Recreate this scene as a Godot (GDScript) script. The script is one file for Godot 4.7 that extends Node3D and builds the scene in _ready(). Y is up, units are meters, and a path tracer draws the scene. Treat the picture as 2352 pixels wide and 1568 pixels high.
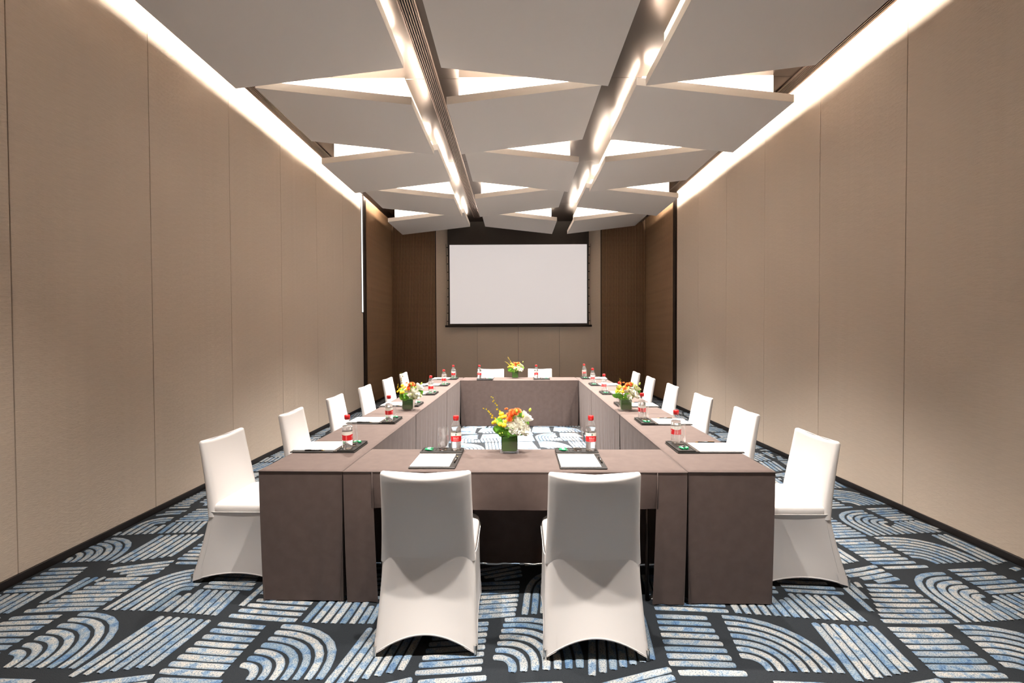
extends Node3D
# A hotel meeting room: closed rectangle of cloth-covered tables, white covered chairs,
# faceted ceiling panels with cove light. x = right, y = up, depth runs along -z.

const EYE := Vector3(-0.104, 1.513, 0.0)
const FOCAL := 1074.3            # pixels on a 2352 x 1568 frame
const YAW := -0.0056
const PITCH := 0.0185
const ROLL := -0.0043
const WALL := 3.147              # half width of the room
const FAR := 11.6                # depth of the screen wall
const NEAR := -2.2               # wall behind the camera
const SOFFIT := 4.22
const TOP := 0.755               # height of the cloth-covered tables
const TURN := -0.0164            # the tables stand slightly turned in the room
const SPOT_ENERGY := 19.0
const COVE_ENERGY := 2.7
const WASH_ENERGY := 2.6
const EXPOSURE := 1.28

var M := {}
var counts := {}
var rng := RandomNumberGenerator.new()

func _ready() -> void:
	rng.seed = 7
	make_camera()
	make_environment()
	make_materials()
	build_room()
	build_ceiling()
	build_wall_wash()
	build_downlights()
	build_screen()
	build_tables()
	build_chairs()
	build_settings()
	build_flowers()

# ------------------------------------------------------------------ camera, light
func make_camera() -> void:
	var right := Vector3(cos(YAW), 0, sin(YAW))
	var ahead := Vector3(sin(YAW), 0, -cos(YAW))
	var up := Vector3.UP * cos(PITCH) + ahead * sin(PITCH)
	var fwd := ahead * cos(PITCH) - Vector3.UP * sin(PITCH)
	var r2 := right * cos(ROLL) + up * sin(ROLL)
	var u2 := up * cos(ROLL) - right * sin(ROLL)
	var cam := Camera3D.new()
	cam.name = "camera"
	cam.transform = Transform3D(Basis(r2, u2, -fwd), EYE)
	cam.fov = rad_to_deg(2.0 * atan(784.0 / FOCAL))
	cam.near = 0.05
	cam.far = 60.0
	add_child(cam)
	cam.current = true

func make_environment() -> void:
	var e := Environment.new()
	e.background_mode = Environment.BG_COLOR
	e.background_color = Color.BLACK
	e.tonemap_mode = Environment.TONE_MAPPER_LINEAR
	e.tonemap_exposure = EXPOSURE
	e.sdfgi_enabled = true
	e.ssao_enabled = true
	e.ssil_enabled = true
	var w := WorldEnvironment.new()
	w.name = "world"
	w.environment = e
	add_child(w)

func warm() -> Color:
	return Color(1.0, 0.955, 0.90)

# ------------------------------------------------------------------ helpers
func V(x: float, y: float, d: float) -> Vector3:
	return Vector3(x, y, -d)

func numbered(n: String) -> String:
	if not counts.has(n):
		counts[n] = 0
		return n
	counts[n] += 1
	return "%s_%03d" % [n, counts[n]]

func tag(o: Node, label: String, category: String, group := "", kind := "") -> void:
	if label != "":
		o.set_meta("label", label)
	if category != "":
		o.set_meta("category", category)
	if group != "":
		o.set_meta("group", group)
	if kind != "":
		o.set_meta("kind", kind)

func thing(called: String, label: String, category: String, at: Vector3, turn := 0.0, group := "") -> Node3D:
	var o := Node3D.new()
	o.name = numbered(called)
	o.position = at
	o.rotation.y = turn
	tag(o, label, category, group)
	add_child(o)
	return o

func part(parent: Node, called: String, mesh: Mesh, mat: Material, xf := Transform3D.IDENTITY) -> MeshInstance3D:
	var o := MeshInstance3D.new()
	o.name = called
	o.mesh = mesh
	o.material_override = mat
	o.transform = xf
	parent.add_child(o, true)
	return o

func single(called: String, mesh: Mesh, mat: Material, at: Vector3, turn: float, label: String, category: String, group := "") -> MeshInstance3D:
	var o := part(self, numbered(called), mesh, mat, Transform3D(Basis(Vector3.UP, turn), at))
	tag(o, label, category, group)
	return o

func structure(called: String, mesh: Mesh, mat: Material, label := "") -> MeshInstance3D:
	var o := part(self, called, mesh, mat)
	o.set_meta("kind", "structure")
	if label != "":
		o.set_meta("label", label)
	return o

func begin(smooth := false) -> SurfaceTool:
	var s := SurfaceTool.new()
	s.begin(Mesh.PRIMITIVE_TRIANGLES)
	s.set_smooth_group(0 if smooth else -1)
	return s

func done(s: SurfaceTool) -> ArrayMesh:
	s.generate_normals()
	return s.commit()

func tri(s: SurfaceTool, a: Vector3, b: Vector3, c: Vector3) -> void:
	s.add_vertex(a)
	s.add_vertex(b)
	s.add_vertex(c)

func quad(s: SurfaceTool, a: Vector3, b: Vector3, c: Vector3, d: Vector3) -> void:
	tri(s, a, b, c)
	tri(s, a, c, d)

func otri(s: SurfaceTool, a: Vector3, b: Vector3, c: Vector3, o: Vector3) -> void:
	if (a - c).cross(a - b).dot((a + b + c) / 3.0 - o) < 0.0:
		tri(s, a, c, b)
	else:
		tri(s, a, b, c)

func oquad(s: SurfaceTool, a: Vector3, b: Vector3, c: Vector3, d: Vector3, o: Vector3) -> void:
	otri(s, a, b, c, o)
	otri(s, a, c, d, o)

# a box with chamfered edges
func rbox(s: SurfaceTool, c: Vector3, size: Vector3, r := 0.0) -> void:
	var h := size / 2.0
	if r <= 0.0:
		hexa(s, [c + Vector3(-h.x, -h.y, -h.z), c + Vector3(h.x, -h.y, -h.z), c + Vector3(h.x, -h.y, h.z), c + Vector3(-h.x, -h.y, h.z),
			c + Vector3(-h.x, h.y, -h.z), c + Vector3(h.x, h.y, -h.z), c + Vector3(h.x, h.y, h.z), c + Vector3(-h.x, h.y, h.z)])
		return
	var px := func(i, j, k): return c + Vector3(i * h.x, j * (h.y - r), k * (h.z - r))
	var py := func(i, j, k): return c + Vector3(i * (h.x - r), j * h.y, k * (h.z - r))
	var pz := func(i, j, k): return c + Vector3(i * (h.x - r), j * (h.y - r), k * h.z)
	for i in [-1, 1]:
		oquad(s, px.call(i, -1, -1), px.call(i, 1, -1), px.call(i, 1, 1), px.call(i, -1, 1), c)
		oquad(s, py.call(-1, i, -1), py.call(1, i, -1), py.call(1, i, 1), py.call(-1, i, 1), c)
		oquad(s, pz.call(-1, -1, i), pz.call(1, -1, i), pz.call(1, 1, i), pz.call(-1, 1, i), c)
		for j in [-1, 1]:
			oquad(s, px.call(i, j, -1), px.call(i, j, 1), py.call(i, j, 1), py.call(i, j, -1), c)
			oquad(s, px.call(i, -1, j), px.call(i, 1, j), pz.call(i, 1, j), pz.call(i, -1, j), c)
			oquad(s, py.call(-1, i, j), py.call(1, i, j), pz.call(1, i, j), pz.call(-1, i, j), c)
			for k in [-1, 1]:
				otri(s, px.call(i, j, k), py.call(i, j, k), pz.call(i, j, k), c)

# eight corners: bottom ring then top ring
func hexa(s: SurfaceTool, p: Array) -> void:
	var c := Vector3.ZERO
	for q in p:
		c += q / 8.0
	oquad(s, p[0], p[1], p[2], p[3], c)
	oquad(s, p[4], p[5], p[6], p[7], c)
	for i in 4:
		var j := (i + 1) % 4
		oquad(s, p[i], p[j], p[4 + j], p[4 + i], c)

func box(c: Vector3, size: Vector3, r := 0.0) -> ArrayMesh:
	var s := begin()
	rbox(s, c, size, r)
	return done(s)

func span(a: Vector3, b: Vector3, r := 0.0) -> ArrayMesh:
	return box((a + b) / 2.0, (b - a).abs(), r)

func lathe_to(s: SurfaceTool, prof: Array, seg: int, c := Vector3.ZERO) -> void:
	for i in prof.size() - 1:
		var a: Vector2 = prof[i]
		var b: Vector2 = prof[i + 1]
		for k in seg:
			var t0 := TAU * k / seg
			var t1 := TAU * (k + 1) / seg
			var p0 := c + Vector3(a.x * cos(t0), a.y, a.x * sin(t0))
			var p1 := c + Vector3(a.x * cos(t1), a.y, a.x * sin(t1))
			var q0 := c + Vector3(b.x * cos(t0), b.y, b.x * sin(t0))
			var q1 := c + Vector3(b.x * cos(t1), b.y, b.x * sin(t1))
			if a.x > 1e-6:
				tri(s, p0, p1, q1)
			if b.x > 1e-6:
				tri(s, p0, q1, q0)

func lathe(prof: Array, seg: int) -> ArrayMesh:
	var s := begin(true)
	lathe_to(s, prof, seg)
	return done(s)

func tube_to(s: SurfaceTool, path: Array, r0: float, r1: float, seg := 6) -> void:
	var rings := []
	for i in path.size():
		var p: Vector3 = path[i]
		var d: Vector3 = (path[mini(i + 1, path.size() - 1)] - path[maxi(i - 1, 0)]).normalized()
		var a := d.cross(Vector3.UP if absf(d.y) < 0.9 else Vector3.RIGHT).normalized()
		var b := d.cross(a)
		var r := lerpf(r0, r1, float(i) / maxf(1.0, path.size() - 1))
		var ring := []
		for k in seg:
			var t := TAU * k / seg
			ring.append(p + (a * cos(t) + b * sin(t)) * r)
		rings.append(ring)
	for i in rings.size() - 1:
		for k in seg:
			var j := (k + 1) % seg
			quad(s, rings[i][k], rings[i + 1][k], rings[i + 1][j], rings[i][j])
	for e in [0, rings.size() - 1]:
		for k in seg:
			var j := (k + 1) % seg
			if e == 0:
				tri(s, path[0], rings[0][k], rings[0][j])
			else:
				tri(s, path[e], rings[e][j], rings[e][k])

func tube(path: Array, r0: float, r1: float, seg := 6) -> ArrayMesh:
	var s := begin(true)
	tube_to(s, path, r0, r1, seg)
	return done(s)

func grid_to(s: SurfaceTool, fn: Callable, nu: int, nv: int) -> void:
	var p := []
	for j in nv + 1:
		var row := []
		for i in nu + 1:
			row.append(fn.call(float(i) / nu, float(j) / nv))
		p.append(row)
	for j in nv:
		for i in nu:
			quad(s, p[j][i], p[j][i + 1], p[j + 1][i + 1], p[j + 1][i])

func grid(fn: Callable, nu: int, nv: int) -> ArrayMesh:
	var s := begin(true)
	grid_to(s, fn, nu, nv)
	return done(s)

# ------------------------------------------------------------------ materials
func flat(c: Color, rough := 0.8, metal := 0.0) -> StandardMaterial3D:
	var m := StandardMaterial3D.new()
	m.albedo_color = c
	m.roughness = rough
	m.metallic = metal
	return m

func lin(r: float, g: float, b: float) -> Color:
	return Color(r, g, b).linear_to_srgb()

func noise_tex(freq: float, ramp: Array, size := 512, octaves := 4, sd := 1, kind := FastNoiseLite.TYPE_SIMPLEX_SMOOTH) -> NoiseTexture2D:
	var n := FastNoiseLite.new()
	n.noise_type = kind
	n.frequency = freq
	n.fractal_octaves = octaves
	n.seed = sd
	var t := NoiseTexture2D.new()
	t.width = size
	t.height = size
	t.seamless = true
	t.noise = n
	if ramp.size():
		var g := Gradient.new()
		var offs := PackedFloat32Array()
		var cols := PackedColorArray()
		for q in ramp:
			offs.append(q[0])
			cols.append(q[1])
		g.offsets = offs
		g.colors = cols
		t.color_ramp = g
	return t

func tri_planar(m: StandardMaterial3D, scale: Vector3, world := true) -> StandardMaterial3D:
	m.uv1_triplanar = true
	m.uv1_world_triplanar = world
	m.uv1_scale = scale
	return m

func glow(c: Color, energy: float) -> StandardMaterial3D:
	var m := flat(Color(0.9, 0.9, 0.9), 0.6)
	m.emission_enabled = true
	m.emission = c
	m.emission_energy_multiplier = energy
	return m

func glass(alpha: float, rough := 0.02) -> StandardMaterial3D:
	var m := flat(Color(1, 1, 1, alpha), rough)
	m.transparency = BaseMaterial3D.TRANSPARENCY_ALPHA
	return m

func make_materials() -> void:
	var m: StandardMaterial3D
	# woven wall fabric: fine horizontal ribs
	m = flat(Color.WHITE, 0.85)
	m.albedo_texture = noise_tex(0.02, [[0.0, Color8(216, 199, 181)], [1.0, Color8(225, 208, 190)]], 512, 5, 3)
	m.heightmap_enabled = true
	m.heightmap_texture = noise_tex(0.05, [], 512, 3, 9)
	m.heightmap_scale = 0.2
	tri_planar(m, Vector3(0.7, 14.0, 0.7))
	M.wall = m
	M.joint = flat(Color8(62, 54, 47), 0.9)
	M.backing = flat(Color8(120, 108, 96), 0.9)
	M.base = flat(Color8(30, 23, 20), 0.45)
	M.darkmetal = flat(Color8(44, 33, 27), 0.35, 0.6)
	M.steel = flat(Color8(214, 208, 202), 0.12, 1.0)
	# ceiling paint
	M.paint = flat(Color8(204, 197, 190), 0.85)
	M.plenum = flat(Color8(235, 231, 224), 0.9)
	M.slab = flat(Color8(70, 64, 58), 0.9)
	# brushed bronze sheet
	m = flat(Color8(102, 90, 82), 0.30, 1.0)
	m.roughness_texture = noise_tex(0.05, [[0.0, Color(0.93, 0.93, 0.93)], [1.0, Color(1, 1, 1)]], 512, 3, 21)
	tri_planar(m, Vector3(0.4, 0.4, 8.0))
	M.bronze = m
	M.slot = flat(Color8(14, 10, 8), 0.8)
	M.grille = flat(Color8(112, 94, 84), 0.35, 0.8)
	# walnut veneer and slats
	m = flat(Color.WHITE, 0.55)
	m.albedo_texture = noise_tex(0.03, [[0.0, Color8(122, 93, 66)], [0.5, Color8(147, 114, 83)], [1.0, Color8(164, 130, 97)]], 512, 5, 31)
	tri_planar(m, Vector3(9.0, 0.5, 9.0))
	M.walnut = m
	M.walnut_back = flat(Color8(52, 36, 26), 0.8)
	# carpet
	m = flat(Color.WHITE, 0.95)
	m.albedo_texture = noise_tex(0.25, [[0.2, Color8(15, 21, 27)], [0.8, Color8(29, 36, 43)]], 512, 3, 41)
	m.heightmap_enabled = true
	m.heightmap_texture = noise_tex(0.3, [], 512, 2, 42)
	m.heightmap_scale = 0.25
	tri_planar(m, Vector3(1.6, 1.6, 1.6))
	M.carpet = m
	m = flat(Color.WHITE, 0.95)
	m.vertex_color_use_as_albedo = true
	m.albedo_texture = noise_tex(0.011, [[0.22, Color8(108, 132, 155)], [0.36, Color8(148, 161, 171)], [0.48, Color8(172, 170, 165)], [0.8, Color8(182, 175, 166)]], 1024, 4, 43)
	m.detail_enabled = true
	m.detail_blend_mode = BaseMaterial3D.BLEND_MODE_MUL
	m.detail_albedo = noise_tex(0.20, [[0.28, Color(0.56, 0.66, 0.76)], [0.52, Color(1, 1, 1)]], 512, 3, 44)
	m.detail_uv_layer = BaseMaterial3D.DETAIL_UV_1
	m.heightmap_enabled = true
	m.heightmap_texture = noise_tex(0.3, [], 512, 2, 45)
	m.heightmap_scale = 0.25
	tri_planar(m, Vector3(1.1, 1.1, 1.1))
	M.tuft = m
	# table cloth
	m = flat(Color.WHITE, 0.8)
	m.albedo_texture = noise_tex(0.012, [[0.0, lin(0.093, 0.064, 0.056)], [1.0, lin(0.114, 0.080, 0.070)]], 512, 4, 51)
	m.heightmap_enabled = true
	m.heightmap_texture = noise_tex(0.3, [], 512, 2, 52)
	m.heightmap_scale = 0.03
	m.rim_enabled = true
	m.rim = 0.12
	m.rim_tint = 0.6
	tri_planar(m, Vector3(2.0, 2.0, 2.0), false)
	M.cloth = m
	M.cloth_edge = flat(lin(0.10, 0.073, 0.065), 0.75)
	# chair covers
	m = flat(Color8(217, 213, 211), 0.85)
	m.heightmap_enabled = true
	m.heightmap_texture = noise_tex(0.3, [], 512, 2, 62)
	m.heightmap_scale = 0.02
	tri_planar(m, Vector3(4.0, 4.0, 4.0), false)
	M.cover = m
	M.chrome = flat(Color8(200, 198, 196), 0.15, 1.0)
	# small things
	m = flat(Color8(34, 31, 29), 0.55)
	m.heightmap_enabled = true
	m.heightmap_texture = noise_tex(0.2, [], 256, 3, 71)
	m.heightmap_scale = 0.04
	tri_planar(m, Vector3(8, 8, 8), false)
	M.leather = m
	M.leather_edge = flat(Color8(70, 64, 60), 0.4)
	M.paper = flat(Color8(246, 246, 248), 0.8)
	M.pen = flat(Color8(16, 15, 15), 0.25)
	M.gold = flat(Color8(214, 176, 110), 0.25, 1.0)
	M.white_print = flat(Color8(225, 225, 225), 0.6)
	M.glass = glass(0.014)
	M.vase_glass = glass(0.006, 0.0)
	M.glass_base = flat(Color(1, 1, 1, 0.0), 0.0)
	M.glass_base.refraction_enabled = true
	M.glass_base.refraction_scale = 0.05
	M.pet = glass(0.07, 0.04)
	M.water = flat(Color(1, 1, 1, 0.0), 0.0)
	M.water.refraction_enabled = true
	M.water.refraction_scale = 0.033
	M.cap = flat(Color8(214, 28, 30), 0.4)
	M.mint = flat(Color8(18, 160, 98), 0.35)
	m = flat(Color.WHITE, 0.45)
	m.albedo_texture = ImageTexture.create_from_image(label_image())
	M.label = m
	M.screen_black = flat(Color8(50, 43, 37), 0.75)
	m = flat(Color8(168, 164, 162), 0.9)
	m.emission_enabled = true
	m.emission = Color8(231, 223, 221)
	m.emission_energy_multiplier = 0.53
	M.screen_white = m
	# flowers
	M.leaf = leaf_mat(Color8(104, 172, 40))
	M.leaf_dark = flat(Color8(58, 104, 20), 0.4)
	M.stem = flat(Color8(96, 128, 52), 0.6)
	M.white_petal = leaf_mat(Color8(250, 248, 236))
	M.cream_petal = leaf_mat(Color8(228, 228, 178))
	M.orange_petal = leaf_mat(Color8(246, 146, 78))
	M.yellow_petal = leaf_mat(Color8(240, 204, 34))
	M.lime = leaf_mat(Color8(176, 196, 72))

func leaf_mat(c: Color) -> StandardMaterial3D:
	var m := flat(c, 0.6)
	m.backlight_enabled = true
	m.backlight = c.lerp(Color.BLACK, 0.72)
	return m

# the printed wrap of the water bottles
func label_image() -> Image:
	var w := 1024
	var h := 200
	var im := Image.create(w, h, false, Image.FORMAT_RGB8)
	im.fill(Color8(236, 232, 222))
	for x in w:
		var wave := 76.0 + 9.0 * cos(TAU * 2.0 * x / w)
		im.fill_rect(Rect2i(x, int(wave), 1, h - int(wave)), Color8(206, 22, 30))
	for side in [256, 768]:
		# green tree emblem
		var g := Color8(18, 96, 62)
		for k in 3:
			for y in 20:
				var half := int(4 + y * (0.75 + 0.18 * k))
				im.fill_rect(Rect2i(side - half, 10 + k * 12 + y, half * 2, 1), g)
		im.fill_rect(Rect2i(side - 3, 54, 6, 12), g)
		im.fill_rect(Rect2i(side + 34, 36, 10, 14), Color8(96, 170, 140))
		var nong := [[2, 4, 14, 4], [2, 4, 2, 6], [14, 4, 13, 6], [8, 1, 2, 10], [6, 7, 6, 14], [6, 14, 10, 12], [13, 7, 9, 9], [8, 8, 14, 14]]
		var fu := [[3, 4, 13, 4], [2, 8, 14, 8], [8, 1, 8, 8], [8, 8, 3, 14], [8, 8, 13, 14]]
		var shan := [[8, 2, 8, 13], [3, 6, 3, 13], [13, 6, 13, 13], [3, 13, 13, 13]]
		var quan := [[8, 0, 7, 2], [4, 2, 12, 2], [4, 2, 4, 7], [12, 2, 12, 7], [4, 4, 12, 4], [4, 7, 12, 7], [8, 7, 8, 14], [3, 9, 6, 9], [6, 9, 3, 13], [12, 9, 9, 11], [9, 10, 13, 14]]
		var chars := [nong, fu, shan, quan]
		for i in 4:
			strokes(im, chars[i], Vector2(side - 92 + i * 46, 96), 2.7, 2)
		var tian := [[3, 3, 13, 3], [2, 7, 14, 7], [8, 3, 8, 7], [8, 7, 3, 14], [8, 7, 13, 14]]
		var ran := [[5, 1, 2, 6], [4, 3, 8, 3], [8, 3, 3, 9], [9, 4, 14, 4], [11, 1, 11, 5], [11, 5, 8, 9], [11, 5, 14, 9], [3, 12, 2, 14], [6, 12, 7, 14], [9, 12, 10, 14], [13, 11, 14, 14]]
		var shui := [[8, 1, 8, 14], [3, 5, 7, 5], [7, 5, 3, 12], [13, 4, 9, 7], [9, 7, 14, 13]]
		var yin := [[5, 1, 2, 5], [4, 3, 7, 3], [4, 6, 4, 13], [4, 13, 7, 11], [10, 1, 8, 6], [9, 4, 14, 4], [11, 5, 8, 14], [11, 7, 14, 14]]
		var yong := [[4, 2, 2, 14], [4, 2, 13, 2], [13, 2, 13, 14], [4, 6, 13, 6], [4, 10, 13, 10], [8, 2, 8, 14]]
		var row := [yin, yong, tian, ran, shui]
		for i in 5:
			strokes(im, row[i], Vector2(side - 86 + i * 35, 146), 1.5, 1)
		im.fill_rect(Rect2i(side - 80, 184, 160, 3), Color8(238, 190, 186))
	# translucent-looking pale strip with the small print between the two faces
	for x0 in [0, 500]:
		im.fill_rect(Rect2i(x0, 90, 34, 100), Color8(226, 120, 116))
	return im

func strokes(im: Image, segs: Array, at: Vector2, k: float, w: int) -> void:
	for q in segs:
		var a := at + Vector2(q[0], q[1]) * k
		var b := at + Vector2(q[2], q[3]) * k
		var n := int(maxf(absf(b.x - a.x), absf(b.y - a.y))) + 1
		for i in n + 1:
			var p := a.lerp(b, float(i) / n)
			im.fill_rect(Rect2i(int(p.x) - w / 2, int(p.y) - w / 2, w + 1, w + 1), Color8(248, 244, 240))

# ------------------------------------------------------------------ the room
func build_room() -> void:
	var fl := structure("floor", span(V(-3.4, -0.12, FAR + 0.2), V(3.4, 0.0, NEAR - 0.2)), M.carpet, "dark slate carpet woven with pale blue and cream bars")
	build_carpet(fl)
	structure("ceiling", span(V(-3.4, 4.72, FAR + 0.2), V(3.4, 4.9, NEAR - 0.2)), M.slab)
	# side walls: fabric panels with fine joints, then walnut slats by the screen wall
	for side in [-1, 1]:
		var nm := "wall_left" if side < 0 else "wall_right"
		var w := structure(nm, span(V(side * 3.165, -0.1, FAR + 0.2), V(side * 3.4, 4.75, NEAR - 0.2)), M.joint, "beige fabric-panelled side wall")
		var z := 2.82 - 1.099 * 4
		z = maxf(z, NEAR)
		var edges := [NEAR]
		for k in range(-4, 6):
			var e := 2.82 + 1.099 * k
			if e > NEAR + 0.1:
				edges.append(e)
		edges.append(9.395)
		for i in edges.size() - 1:
			part(w, "fabric_panel", span(V(side * WALL, 0.052, edges[i + 1] - 0.0025), V(side * 3.17, 4.72, edges[i] + 0.0025), 0.002), M.wall)
		slats(w, V(side * 3.135, 0.05, 9.56), V(side * 3.135, 4.72, FAR - 0.02), Vector3(-side, 0, 0))
		structure("baseboard_left" if side < 0 else "baseboard_right", span(V(side * 3.139, 0.0, FAR), V(side * 3.17, 0.052, NEAR), 0.003), M.base, "dark brown skirting board along the side wall")
		structure("trim_1" if side < 0 else "trim_2", span(V(side * 3.118, 0.0, 9.40), V(side * 3.2, 4.5, 9.55), 0.004), M.darkmetal, "dark metal edge strip between fabric and walnut")
	# the narrow light slot at the edge of one fabric wall
	var slot := thing("wall_light_strip", "narrow bright vertical light strip at the walnut edge of the side wall", "light strip", V(-3.143, 1.94, 9.345))
	part(slot, "channel", box(Vector3(-0.004, 1.16, 0), Vector3(0.014, 2.36, 0.085), 0.002), M.darkmetal)
	part(slot, "light_diffuser", box(Vector3(0.003, 1.16, 0), Vector3(0.006, 2.32, 0.065), 0.002), glow(Color(1.0, 0.98, 0.96), 1.4))
	var sl := AreaLight3D.new()
	sl.name = "slot_light"
	sl.area_size = Vector2(0.06, 2.3)
	sl.light_energy = 0.12
	sl.light_color = Color(1.0, 0.98, 0.96)
	sl.area_range = 12.0
	sl.shadow_enabled = true
	sl.transform = Transform3D(Basis(Vector3.UP, -PI / 2), Vector3(0.012, 1.16, 0))
	slot.add_child(sl, true)
	# screen wall
	var f := structure("wall_front", span(V(-3.3, -0.1, FAR + 0.02), V(3.3, 4.75, FAR + 0.25)), M.joint, "beige panelled wall behind the projection screen")
	var xs := [-2.045, -1.03, -0.012, 1.006, 2.03]
	for i in 4:
		part(f, "fabric_panel", span(V(xs[i] + 0.0025, 0.052, FAR), V(xs[i + 1] - 0.0025, 4.72, FAR + 0.03), 0.002), M.wall)
	for side in [-1, 1]:
		var a: float = -3.13 if side < 0 else 2.045
		var b: float = -2.06 if side < 0 else 3.13
		slats(f, V(a, 0.05, FAR - 0.01), V(b, 4.72, FAR - 0.01), Vector3(0, 0, 1))
	structure("baseboard_front", span(V(-3.13, 0.0, FAR - 0.02), V(3.13, 0.052, FAR + 0.05), 0.003), M.base, "dark skirting board below the screen wall")
	structure("wall_back", span(V(-3.3, -0.1, NEAR), V(3.3, 4.75, NEAR - 0.2)), M.wall, "beige wall behind the camera")

func slats(parent: Node, a: Vector3, b: Vector3, n: Vector3) -> void:
	var along := b - a
	along.y = 0
	var length := along.length()
	var d := along.normalized()
	var count := int(length / 0.0365)
	var s := begin()
	for i in count:
		var c := a + d * (i + 0.5) * length / count + n * 0.0
		c.y = (a.y + b.y) / 2.0
		var size := Vector3(0.016, b.y - a.y, 0.016) + d.abs() * 0.009
		rbox(s, c, size, 0.003)
	var o := part(parent, "walnut_slats", done(s), M.walnut)
	tag(o, "narrow vertical walnut slats", "", "", "stuff")
	var back := begin()
	var c2 := (a + b) / 2.0 - n * 0.014
	rbox(back, c2, d.abs() * length + Vector3(0, b.y - a.y, 0) + n.abs() * 0.012)
	part(parent, "slat_backing", done(back), M.walnut_back)

# bars of the carpet: bundles of straight bars and arches, laid in shifted repeats
func carpet_tile() -> Array:
	var L := []
	var q := 0.048
	for k in 8:   # bars across the room, left ends on a slant
		L.append([[0.02 + 0.020 * k, 0.03 + q * k], [0.385, 0.03 + q * k]])
	for k in 3:   # short bars filling the slant
		L.append([[0.02 + 0.047 * k, 0.115 + 0.115 * k], [0.03 + 0.047 * k, 0.39]])
	for k in 6:   # arch: legs away from the viewer, then a turn to the right
		var x := 0.437 + q * k
		var r := 0.288 - q * k
		var pts := [[x, 0.02], [x, 0.20]]
		for i in range(1, 9):
			var a := PI - PI / 2 * i / 8.0
			var sq := pow(pow(absf(cos(a)), 2.5) + pow(absf(sin(a)), 2.5), -1.0 / 2.5)
			pts.append([0.725 + r * cos(a) * sq, 0.20 + r * sin(a) * sq])
		pts.append([0.758 - 0.012 * (k % 2), 0.20 + r])
		L.append(pts)
	L.append([[0.725, 0.02], [0.725, 0.165]])
	L.append([[0.773, 0.02], [0.768, 0.19]])
	for k in 6:   # leaning bars with cross bars beyond
		L.append([[0.832 + q * k, 0.02], [0.815 + q * k, 0.235]])
	for k in 6:
		L.append([[0.812 + 0.004 * k, 0.275 + q * k], [1.125 - 0.014 * k, 0.275 + q * k]])
	for k in 4:   # diagonal bundle
		L.append([[0.245 - 0.06 * k, 0.408 + 0.028 * k], [0.40 - 0.004 * k, 0.445 + 0.047 * k]])
	for k in 7:   # bars along the room
		L.append([[0.03 + q * k, 0.56 + 0.015 * k], [0.05 + q * k, 0.975]])
	for k in 8:
		L.append([[0.40 + 0.003 * k, 0.625 + q * k], [0.70 - 0.004 * k, 0.625 + q * k]])
	L.append([[0.43, 0.566], [0.73, 0.572]])
	for k in 7:   # arch falling to the right
		var r := 0.385 - q * k
		var pts := []
		for i in 10:
			var a := PI / 2 * (0.02 + 0.96 * i / 9.0)
			var sq := pow(pow(cos(a), 2.4) + pow(sin(a), 2.4), -1.0 / 2.4)
			pts.append([0.745 + r * sin(a) * sq, 0.595 + r * cos(a) * sq])
		L.append(pts)
	return L

func build_carpet(fl: Node) -> void:
	var r := RandomNumberGenerator.new()
	r.seed = 20
	var s := begin(true)
	var tile := carpet_tile()
	for iz in range(0, 12):
		for ix in range(-5, 4):
			var o := Vector2(ix * 1.150 + (iz % 3) * 0.41 - 0.2, 0.45 + iz * 1.0)
			for b in tile:
				var pts := []
				for p in b:
					pts.append(o + Vector2(p[0], p[1]))
				bar(s, r, pts)
	var o2 := part(fl, "carpet_bars", done(s), M.tuft)
	tag(o2, "pale blue and cream carpet bars and arches", "", "", "stuff")

func bend(p: Vector2) -> Vector2:
	return p + Vector2(0.05 * sin(p.y * 2.3 + 1.3) + 0.012 * sin(p.x * 5.7 + p.y * 2.9), 0.05 * sin(p.x * 2.1 + 0.4) + 0.012 * sin(p.y * 6.1 - p.x * 2.3))

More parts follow.
